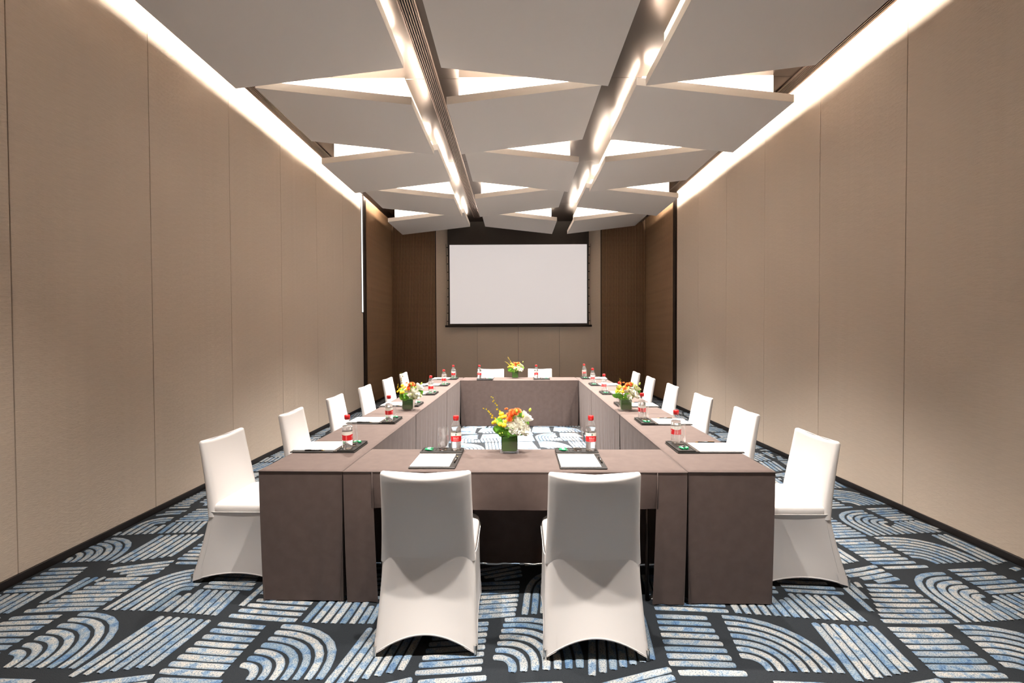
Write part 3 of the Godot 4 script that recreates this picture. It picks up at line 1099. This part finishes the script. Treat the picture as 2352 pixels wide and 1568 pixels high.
func make_setting_meshes() -> void:
	SM.pad = box(Vector3(0, 0.004, 0.0), Vector3(0.264, 0.008, 0.415), 0.003)
	var s := begin()
	# raised tray: rim around a shallow well
	rbox(s, Vector3(0, 0.0115, -0.149), Vector3(0.264, 0.007, 0.108), 0.002)
	SM.tray = done(s)
	s = begin()
	rbox(s, Vector3(0, 0.016, -0.2), Vector3(0.264, 0.006, 0.008), 0.002)
	rbox(s, Vector3(0, 0.016, -0.099), Vector3(0.264, 0.006, 0.008), 0.002)
	rbox(s, Vector3(-0.128, 0.016, -0.149), Vector3(0.008, 0.006, 0.1), 0.002)
	rbox(s, Vector3(0.128, 0.016, -0.149), Vector3(0.008, 0.006, 0.1), 0.002)
	rbox(s, Vector3(-0.042, 0.016, -0.149), Vector3(0.006, 0.005, 0.1), 0.0015)
	SM.rim = done(s)
	SM.flap = box(Vector3(0, 0.0105, -0.083), Vector3(0.264, 0.005, 0.028), 0.002)
	s = begin()
	for k in 4:
		rbox(s, Vector3(0.0002 * (k % 2), 0.0006 + 0.0012 * k, 0.0003 * (k % 3)), Vector3(0.222, 0.0011, 0.265))
	SM.paper = done(s)
	SM.pen_body = tube([Vector3(0, 0, -0.045), Vector3(0, 0, 0.062)], 0.0048, 0.0044, 10)
	SM.pen_tip = tube([Vector3(0, 0, -0.066), Vector3(0, 0, -0.058), Vector3(0, 0, -0.045)], 0.001, 0.0046, 10)
	SM.pen_clip = box(Vector3(0, 0.0056, 0.04), Vector3(0.002, 0.0016, 0.034), 0.0005)
	SM.pen_print = box(Vector3(0, 0.0046, 0.008), Vector3(0.003, 0.0012, 0.018))
	# bottle
	var prof := [Vector2(0.0, 0.006), Vector2(0.012, 0.005), Vector2(0.022, 0.0), Vector2(0.028, 0.001), Vector2(0.0318, 0.007)]
	for k in 6:
		var y := 0.014 + 0.0078 * k
		prof.append(Vector2(0.0325, y))
		prof.append(Vector2(0.0312, y + 0.0039))
	prof.append_array([Vector2(0.0325, 0.060), Vector2(0.0322, 0.062), Vector2(0.0322, 0.117), Vector2(0.0328, 0.119), Vector2(0.0312, 0.123), Vector2(0.0328, 0.128), Vector2(0.0322, 0.137), Vector2(0.0300, 0.150), Vector2(0.0262, 0.164), Vector2(0.0210, 0.177), Vector2(0.0155, 0.187), Vector2(0.0132, 0.192), Vector2(0.0132, 0.200)])
	SM.bottle = lathe(prof, 28)
	var wprof := []
	for p in prof:
		if p.y < 0.163:
			wprof.append(Vector2(maxf(0.0, p.x - 0.0007), p.y + 0.0006))
	wprof.append(Vector2(0.0, wprof[-1].y))
	SM.water = lathe(wprof, 28)
	SM.cap = lathe([Vector2(0.0155, 0.191), Vector2(0.0158, 0.194), Vector2(0.0162, 0.195), Vector2(0.0178, 0.1955), Vector2(0.0180, 0.212), Vector2(0.0172, 0.218), Vector2(0.0145, 0.2205), Vector2(0.0, 0.2208)], 24)
	s = begin(true)
	var n := 40
	for k in n:
		var q := []
		for e in [[k, 0.061], [k + 1, 0.061], [k + 1, 0.1165], [k, 0.1165]]:
			var a: float = TAU * e[0] / n
			q.append([Vector3(0.0331 * sin(a), e[1], 0.0331 * cos(a)), Vector2(fposmod(0.25 + float(e[0]) / n, 10.0), 0.0 if e[1] > 0.1 else 1.0)])
		for i in [0, 2, 1, 0, 3, 2]:
			s.set_uv(q[i][1])
			s.add_vertex(q[i][0])
	SM.label = done(s)
	# tumbler
	SM.glass = lathe([Vector2(0.0245, 0.012), Vector2(0.0315, 0.024), Vector2(0.0362, 0.045), Vector2(0.0370, 0.070), Vector2(0.0352, 0.105), Vector2(0.0325, 0.142), Vector2(0.0320, 0.1445), Vector2(0.0312, 0.1440), Vector2(0.0338, 0.105), Vector2(0.0355, 0.070), Vector2(0.0347, 0.046), Vector2(0.0300, 0.026), Vector2(0.0235, 0.017), Vector2(0.0, 0.015)], 28)
	SM.glass_base = lathe([Vector2(0.0, 0.0), Vector2(0.0205, 0.0), Vector2(0.0235, 0.002), Vector2(0.0262, 0.0135), Vector2(0.0225, 0.0148), Vector2(0.0, 0.0148)], 28)
	# wrapped mint: a pillow with twisted ends
	SM.mint = grid(func(u: float, v: float):
		var x := (u - 0.5) * 0.05
		var a: float = TAU * v
		var r := 0.0085 * (1.0 - 0.72 * smoothstep(0.012, 0.018, absf(x)) + 0.75 * smoothstep(0.018, 0.025, absf(x)))
		return Vector3(x, 0.0075 + 0.72 * r * sin(a) * (1.0 - 0.4 * smoothstep(0.018, 0.025, absf(x))), r * cos(a) * 1.25), 20, 12)
	SM.mint_print = grid(func(u: float, v: float): return Vector3((u - 0.5) * 0.018, 0.0142 - 0.0012 * pow(absf(v - 0.5) * 2, 2), (v - 0.5) * 0.009), 4, 3)

func setting(seat: String, at: Vector3, turn: float) -> void:
	at.y += 0.0012
	var xf := Transform3D(Basis(Vector3.UP, turn), at)
	single("desk_pad", SM.pad, M.leather, at, turn, "flat black leather desk pad %s" % seat, "desk pad", "leather desk pads")
	var tray := thing("leather_tray", "raised black leather tray on the desk pad %s" % seat, "tray", at + Vector3(0, 0.008, 0), turn, "leather trays")
	var down := Transform3D(Basis.IDENTITY, Vector3(0, -0.0078, 0))
	part(tray, "tray_base", SM.tray, M.leather, down)
	part(tray, "tray_rim", SM.rim, M.leather, down)
	part(tray, "paper_flap", SM.flap, M.leather_edge, down)
	var j := rng.randf_range(-0.01, 0.01)
	single("note_paper", SM.paper, M.paper, xf * Vector3(-0.014, 0.008, 0.065), turn + j, "white note paper on the leather pad %s" % seat, "paper", "sheets of note paper")
	var pen := thing("pen", "black pen beside the white paper %s" % seat, "pen", xf * Vector3(0.115, 0.0128, 0.055), turn + j * 2, "black pens")
	part(pen, "barrel", SM.pen_body, M.pen)
	part(pen, "tip", SM.pen_tip, M.gold)
	part(pen, "clip", SM.pen_clip, M.gold)
	part(pen, "print", SM.pen_print, M.white_print)
	var b := thing("water_bottle", "red-capped water bottle with red label %s" % seat, "bottle", xf * Vector3(0.088 + j * 0.3, 0.0152, -0.148), turn + rng.randf_range(-0.25, 0.25), "water bottles")
	part(b, "bottle_body", SM.bottle, M.pet)
	part(b, "water", SM.water, M.water)
	part(b, "wrap_label", SM.label, M.label)
	part(b, "cap", SM.cap, M.cap)
	var g := thing("tumbler", "clear empty glass tumbler beside the bottle %s" % seat, "glass", xf * Vector3(0.006, 0.0152, -0.148), turn, "glass tumblers")
	part(g, "wall", SM.glass, M.glass)
	part(g, "thick_base", SM.glass_base, M.glass_base)
	for i in 2:
		var mt := thing("mint_sweet", "green wrapped mint %s the paper %s" % [["away from", "close to"][i], seat], "sweet", xf * Vector3(-0.086 + 0.004 * i, 0.0152, -0.165 + 0.030 * i), turn + 0.35 - 0.6 * i + j * 8, "wrapped mints")
		part(mt, "wrapper", SM.mint, M.mint)
		part(mt, "print", SM.mint_print, M.white_print)

# ------------------------------------------------------------------ flowers
var FM := {}

func petal_to(s: SurfaceTool, xf: Transform3D, length: float, width: float, cup: float, curl: float) -> void:
	# base at the origin, growing along +y, hollow towards +z
	grid_to(s, func(u: float, v: float):
		var w := width * sin(PI * clampf(0.12 + 0.80 * v, 0, 1)) * 0.5
		var x: float = (u - 0.5) * 2.0 * w
		var zz: float = cup * (x * x) / (width * width + 1e-9) * 4.0 * width - curl * v * v * length
		return xf * Vector3(x, v * length, zz), 4, 4)

func make_flower_meshes() -> void:
	var r := RandomNumberGenerator.new()
	r.seed = 5
	# lisianthus / rose: overlapping cupped petals in a bowl, unit radius about 1
	var s := begin(true)
	for layer in 4:
		var n: int = [3, 4, 5, 6][layer]
		for k in n:
			var a := TAU * k / n + layer * 0.7 + r.randf_range(-0.15, 0.15)
			var open: float = [0.12, 0.32, 0.58, 0.9][layer] + r.randf_range(-0.06, 0.06)
			var rad: float = [0.12, 0.25, 0.36, 0.42][layer]
			var b := Basis(Vector3.UP, a) * Basis(Vector3.RIGHT, open)
			var base := Basis(Vector3.UP, a) * Vector3(0, -0.55, rad)
			var ln: float = [1.15, 1.25, 1.3, 1.25][layer]
			petal_to(s, Transform3D(b * Basis(Vector3.UP, PI), base), ln, [0.75, 0.95, 1.15, 1.25][layer], 0.30, [0.25, 0.1, -0.05, -0.25][layer])
	FM.rose = done(s)
	# chrysanthemum: rings of narrow petals
	s = begin(true)
	for layer in 5:
		var n: int = [7, 11, 15, 18, 20][layer]
		for k in n:
			var a := TAU * (k + 0.5 * (layer % 2)) / n + r.randf_range(-0.08, 0.08)
			var open: float = [0.2, 0.55, 0.9, 1.2, 1.5][layer] + r.randf_range(-0.08, 0.08)
			var b := Basis(Vector3.UP, a) * Basis(Vector3.RIGHT, open)
			petal_to(s, Transform3D(b, Vector3(0, -0.25, 0)), [0.6, 0.78, 0.92, 1.0, 1.0][layer], 0.24, 0.4, 0.2)
	FM.mum = done(s)
	# button flower: a studded ball
	s = begin(true)
	grid_to(s, func(u: float, v: float):
		var th: float = PI * v
		var ph: float = TAU * u
		var rr := 1.0 + 0.07 * sin(ph * 9) * sin(th * 8) - 0.14 * exp(-pow(th / 0.5, 2.0))
		return Vector3(rr * sin(th) * cos(ph), 0.78 * rr * cos(th), rr * sin(th) * sin(ph)), 36, 18)
	FM.button = done(s)
	# small orchid floret
	s = begin(true)
	for k in 5:
		var a := TAU * k / 5.0
		petal_to(s, Transform3D(Basis(Vector3.BACK, a) * Basis(Vector3.RIGHT, 0.35), Vector3.ZERO), 1.0, 0.75 if k % 2 else 0.6, 0.25, -0.2)
	petal_to(s, Transform3D(Basis(Vector3.BACK, PI) * Basis(Vector3.RIGHT, 0.9), Vector3(0, 0, 0.1)), 0.8, 0.8, 0.5, 0.4)
	FM.floret = done(s)
	# bud
	FM.bud = lathe([Vector2(0.0, -1.0), Vector2(0.35, -0.9), Vector2(0.62, -0.4), Vector2(0.66, 0.1), Vector2(0.45, 0.65), Vector2(0.12, 1.0), Vector2(0.0, 1.02)], 12)
	# broad leaf with a fold and a wavy rim
	s = begin(true)
	grid_to(s, func(u: float, v: float):
		var w: float = 0.62 * pow(sin(PI * clampf(0.06 + 0.9 * v, 0, 1)), 0.8)
		var x: float = (u - 0.5) * 2.0
		return Vector3(x * w, v * 1.3, 0.25 * absf(x) * w + 0.06 * sin(v * 17.0) * absf(x) - 0.35 * v * v), 8, 12)
	FM.leaf = done(s)

func build_flowers() -> void:
	make_flower_meshes()
	arrangement("low flower arrangement in a square glass vase between the two seats facing the screen", V(-0.139, TOP, 2.968), 0.0, 1)
	arrangement("square glass vase of flowers on a table along the bright-strip wall", V(-1.158, TOP, 4.600), 0.08, 2)
	arrangement("square glass vase of flowers on a table along the plain side wall", V(0.972, TOP, 4.535), -0.06, 3)
	arrangement("low flower arrangement in a square glass vase before the projection screen", V(-0.098, TOP, 7.80), 0.0, 4)

func arrangement(label: String, at: Vector3, turn: float, sd: int) -> void:
	var t := thing("flower_arrangement", label, "flowers", at, turn, "vases of flowers")
	var r := RandomNumberGenerator.new()
	r.seed = 100 + sd
	var jit := 0.0 if sd == 1 else 0.014
	var hw := 0.059
	var vh := 0.116
	# square glass vase: four walls and a thick floor
	var s := begin()
	for k in 4:
		var b := Basis(Vector3.UP, k * PI / 2)
		var q := Transform3D(b, Vector3.ZERO)
		var p := [Vector3(-hw, 0.001, hw), Vector3(hw, 0.001, hw), Vector3(hw - 0.005, 0.012, hw - 0.005), Vector3(-hw + 0.005, 0.012, hw - 0.005)]
		quad(s, q * Vector3(-hw, 0.0005, hw), q * Vector3(-hw, vh, hw), q * Vector3(hw, vh, hw), q * Vector3(hw, 0.0005, hw))
		quad(s, q * Vector3(-hw + 0.005, 0.012, hw - 0.005), q * Vector3(hw - 0.005, 0.012, hw - 0.005), q * Vector3(hw - 0.005, vh, hw - 0.005), q * Vector3(-hw + 0.005, vh, hw - 0.005))
		quad(s, q * Vector3(-hw, vh, hw), q * Vector3(-hw + 0.005, vh, hw - 0.005), q * Vector3(hw - 0.005, vh, hw - 0.005), q * Vector3(hw, vh, hw))
	quad(s, Vector3(-hw, 0.0005, -hw), Vector3(-hw, 0.0005, hw), Vector3(hw, 0.0005, hw), Vector3(hw, 0.0005, -hw))
	quad(s, Vector3(-hw + 0.005, 0.012, -hw + 0.005), Vector3(hw - 0.005, 0.012, -hw + 0.005), Vector3(hw - 0.005, 0.012, hw - 0.005), Vector3(-hw + 0.005, 0.012, hw - 0.005))
	part(t, "vase", done(s), M.vase_glass)
	part(t, "leaf_lining", box(Vector3(0, 0.062, 0), Vector3(0.099, 0.096, 0.099), 0.010), M.leaf_dark)
	for k in 4:
		var b := Basis(Vector3.UP, k * PI / 2)
		part(t, "leaf_wrap", grid(func(u: float, v: float): return b * Vector3((u - 0.5) * 0.088, 0.018 + v * 0.088, 0.0502 + 0.0012 * sin(v * 30.0)), 2, 12), M.leaf_dark)
	var P := func(x: float, y: float, z: float) -> Vector3: return Vector3(x, y, z) + Vector3(r.randf_range(-1, 1), r.randf_range(-0.6, 0.6), r.randf_range(-1, 1)) * jit
	var aim := func(p: Vector3, tilt: Vector3) -> Basis:
		var d := (p - Vector3(0, 0.09, 0) + tilt).normalized()
		var a := d.cross(Vector3(0.13, 0.2, 0.97)).normalized()
		return Basis(a, d, a.cross(d))
	# white blooms
	for q in [[0.046, 0.143, 0.055, 0.024], [0.091, 0.143, 0.045, 0.029], [0.113, 0.148, 0.01, 0.022], [0.000, 0.172, 0.035, 0.029], [0.026, 0.162, 0.05, 0.022], [0.106, 0.218, -0.01, 0.034], [0.055, 0.192, 0.01, 0.030], [0.03, 0.17, -0.06, 0.03], [-0.04, 0.16, -0.07, 0.028], [0.085, 0.165, -0.06, 0.028], [0.072, 0.172, 0.032, 0.026], [0.020, 0.148, 0.066, 0.020]]:
		var p: Vector3 = P.call(q[0], q[1], q[2])
		var b: Basis = aim.call(p, Vector3(0, -0.01, 0.02))
		part(t, "white_bloom", FM.rose, M.white_petal if r.randf() < 0.7 else M.cream_petal, Transform3D(b.scaled(Vector3.ONE * q[3] * 1.18), p))
	# orange chrysanthemums
	for q in [[0.020, 0.258, 0.0, 0.028], [0.052, 0.262, -0.005, 0.030], [0.036, 0.250, 0.022, 0.026], [0.0, 0.215, 0.03, 0.026], [0.012, 0.236, 0.02, 0.022], [-0.020, 0.273, -0.01, 0.014], [0.0, 0.23, -0.05, 0.028]]:
		var p: Vector3 = P.call(q[0], q[1], q[2])
		part(t, "orange_bloom", FM.mum, M.orange_petal, Transform3D((aim.call(p, Vector3(0, 0.03, 0.05)) as Basis).scaled(Vector3.ONE * q[3]), p))
	# yellow buttons
	for q in [[-0.034, 0.182, 0.055, 0.0165], [-0.058, 0.186, 0.05, 0.0145], [-0.025, 0.203, 0.04, 0.0115], [-0.052, 0.243, 0.0, 0.0165], [-0.083, 0.198, 0.02, 0.018], [-0.103, 0.189, 0.01, 0.0125], [-0.03, 0.228, 0.01, 0.014], [-0.06, 0.21, -0.04, 0.017], [-0.045, 0.226, 0.018, 0.013]]:
		var p: Vector3 = P.call(q[0], q[1], q[2])
		part(t, "yellow_button", FM.button, M.yellow_petal, Transform3D((aim.call(p, Vector3(0, 0.02, 0.06)) as Basis).scaled(Vector3.ONE * q[3]), p))
	# leaves over the rim
	for q in [[-0.030, 0.155, 0.045, -1.5, 0.050], [-0.035, 0.150, 0.055, -2.3, 0.045], [-0.050, 0.160, 0.050, 2.9, 0.046], [-0.020, 0.165, 0.060, 2.3, 0.052], [-0.010, 0.150, 0.062, 3.4, 0.040], [-0.050, 0.185, 0.030, -0.7, 0.034], [0.02, 0.19, -0.02, 0.5, 0.045], [0.05, 0.145, 0.03, 1.7, 0.045], [0.02, 0.14, -0.05, 2.4, 0.05], [-0.05, 0.14, -0.05, -1.9, 0.05], [0.06, 0.225, -0.02, 0.9, 0.028], [0.075, 0.16, -0.03, 1.2, 0.05]]:
		var p: Vector3 = P.call(q[0], q[1], q[2])
		var b := Basis(Vector3.BACK, -q[3]) * Basis(Vector3.RIGHT, -0.15 + r.randf_range(-0.3, 0.3)) * Basis(Vector3.UP, r.randf_range(-0.5, 0.5))
		part(t, "leaf", FM.leaf, M.leaf, Transform3D(b.scaled(Vector3.ONE * q[4]), p))
	# orchid sprays
	var sprays := [[[-0.03, 0.15, 0.0], [-0.055, 0.225, 0.0], [-0.0745, 0.281, 0.0], [-0.1, 0.326, 0.0], [-0.111, 0.356, 0.0]], [[-0.04, 0.15, 0.02], [-0.086, 0.208, 0.02], [-0.117, 0.236, 0.02], [-0.145, 0.272, 0.02], [-0.167, 0.281, 0.02]]]
	if sd == 3 or sd == 2:
		sprays = [[[-0.03, 0.15, 0.0], [-0.050, 0.225, 0.0], [-0.055, 0.281, 0.0], [-0.050, 0.306, 0.0]], [[-0.04, 0.15, 0.02], [-0.08, 0.208, 0.02], [-0.09, 0.236, 0.02], [-0.098, 0.260, 0.02]]]
		if sd == 2:
			sprays[0] = [[-0.03, 0.15, 0.0], [-0.058, 0.225, 0.0], [-0.063, 0.30, 0.0], [-0.06, 0.35, 0.0], [-0.062, 0.372, 0.0]]
	for sp in sprays:
		var path := []
		for q in sp:
			path.append(Vector3(q[0], q[1], q[2]))
		var st := part(t, "orchid_spray", tube(path, 0.0016, 0.0009, 5), M.stem)
		for k in 9:
			var f := 0.32 + 0.66 * k / 8.0
			var i := mini(int(f * (path.size() - 1)), path.size() - 2)
			var p: Vector3 = path[i].lerp(path[i + 1], f * (path.size() - 1) - i)
			p += Vector3(r.randf_range(-0.010, 0.010), r.randf_range(-0.004, 0.006), r.randf_range(-0.006, 0.010))
			var b := Basis(Vector3.UP, r.randf_range(-0.7, 0.7)) * Basis(Vector3.BACK, r.randf() * TAU)
			part(st, "floret", FM.floret, M.yellow_petal, Transform3D(b.scaled(Vector3.ONE * lerpf(0.0125, 0.004, f)), p))
	# buds on stems
	for q in [[0.131, 0.268, 0.0, 0.013, 0.35], [0.086, 0.232, 0.03, 0.011, 0.3], [0.046, 0.265, 0.03, 0.012, 0.0], [-0.058, 0.131, 0.064, 0.006, 0.0], [-0.044, 0.135, 0.066, 0.006, 0.0], [0.075, 0.245, -0.04, 0.011, 0.2]]:
		var p: Vector3 = P.call(q[0], q[1], q[2])
		var st := part(t, "bud_stem", tube([Vector3(p.x * 0.5, 0.12, p.z * 0.5), p - Vector3(0.004, 0.02, 0)], 0.0013, 0.001, 5), M.stem)
		part(st, "bud", FM.bud, M.lime, Transform3D(Basis(Vector3.BACK, -q[4]).scaled(Vector3.ONE * q[3]), p))
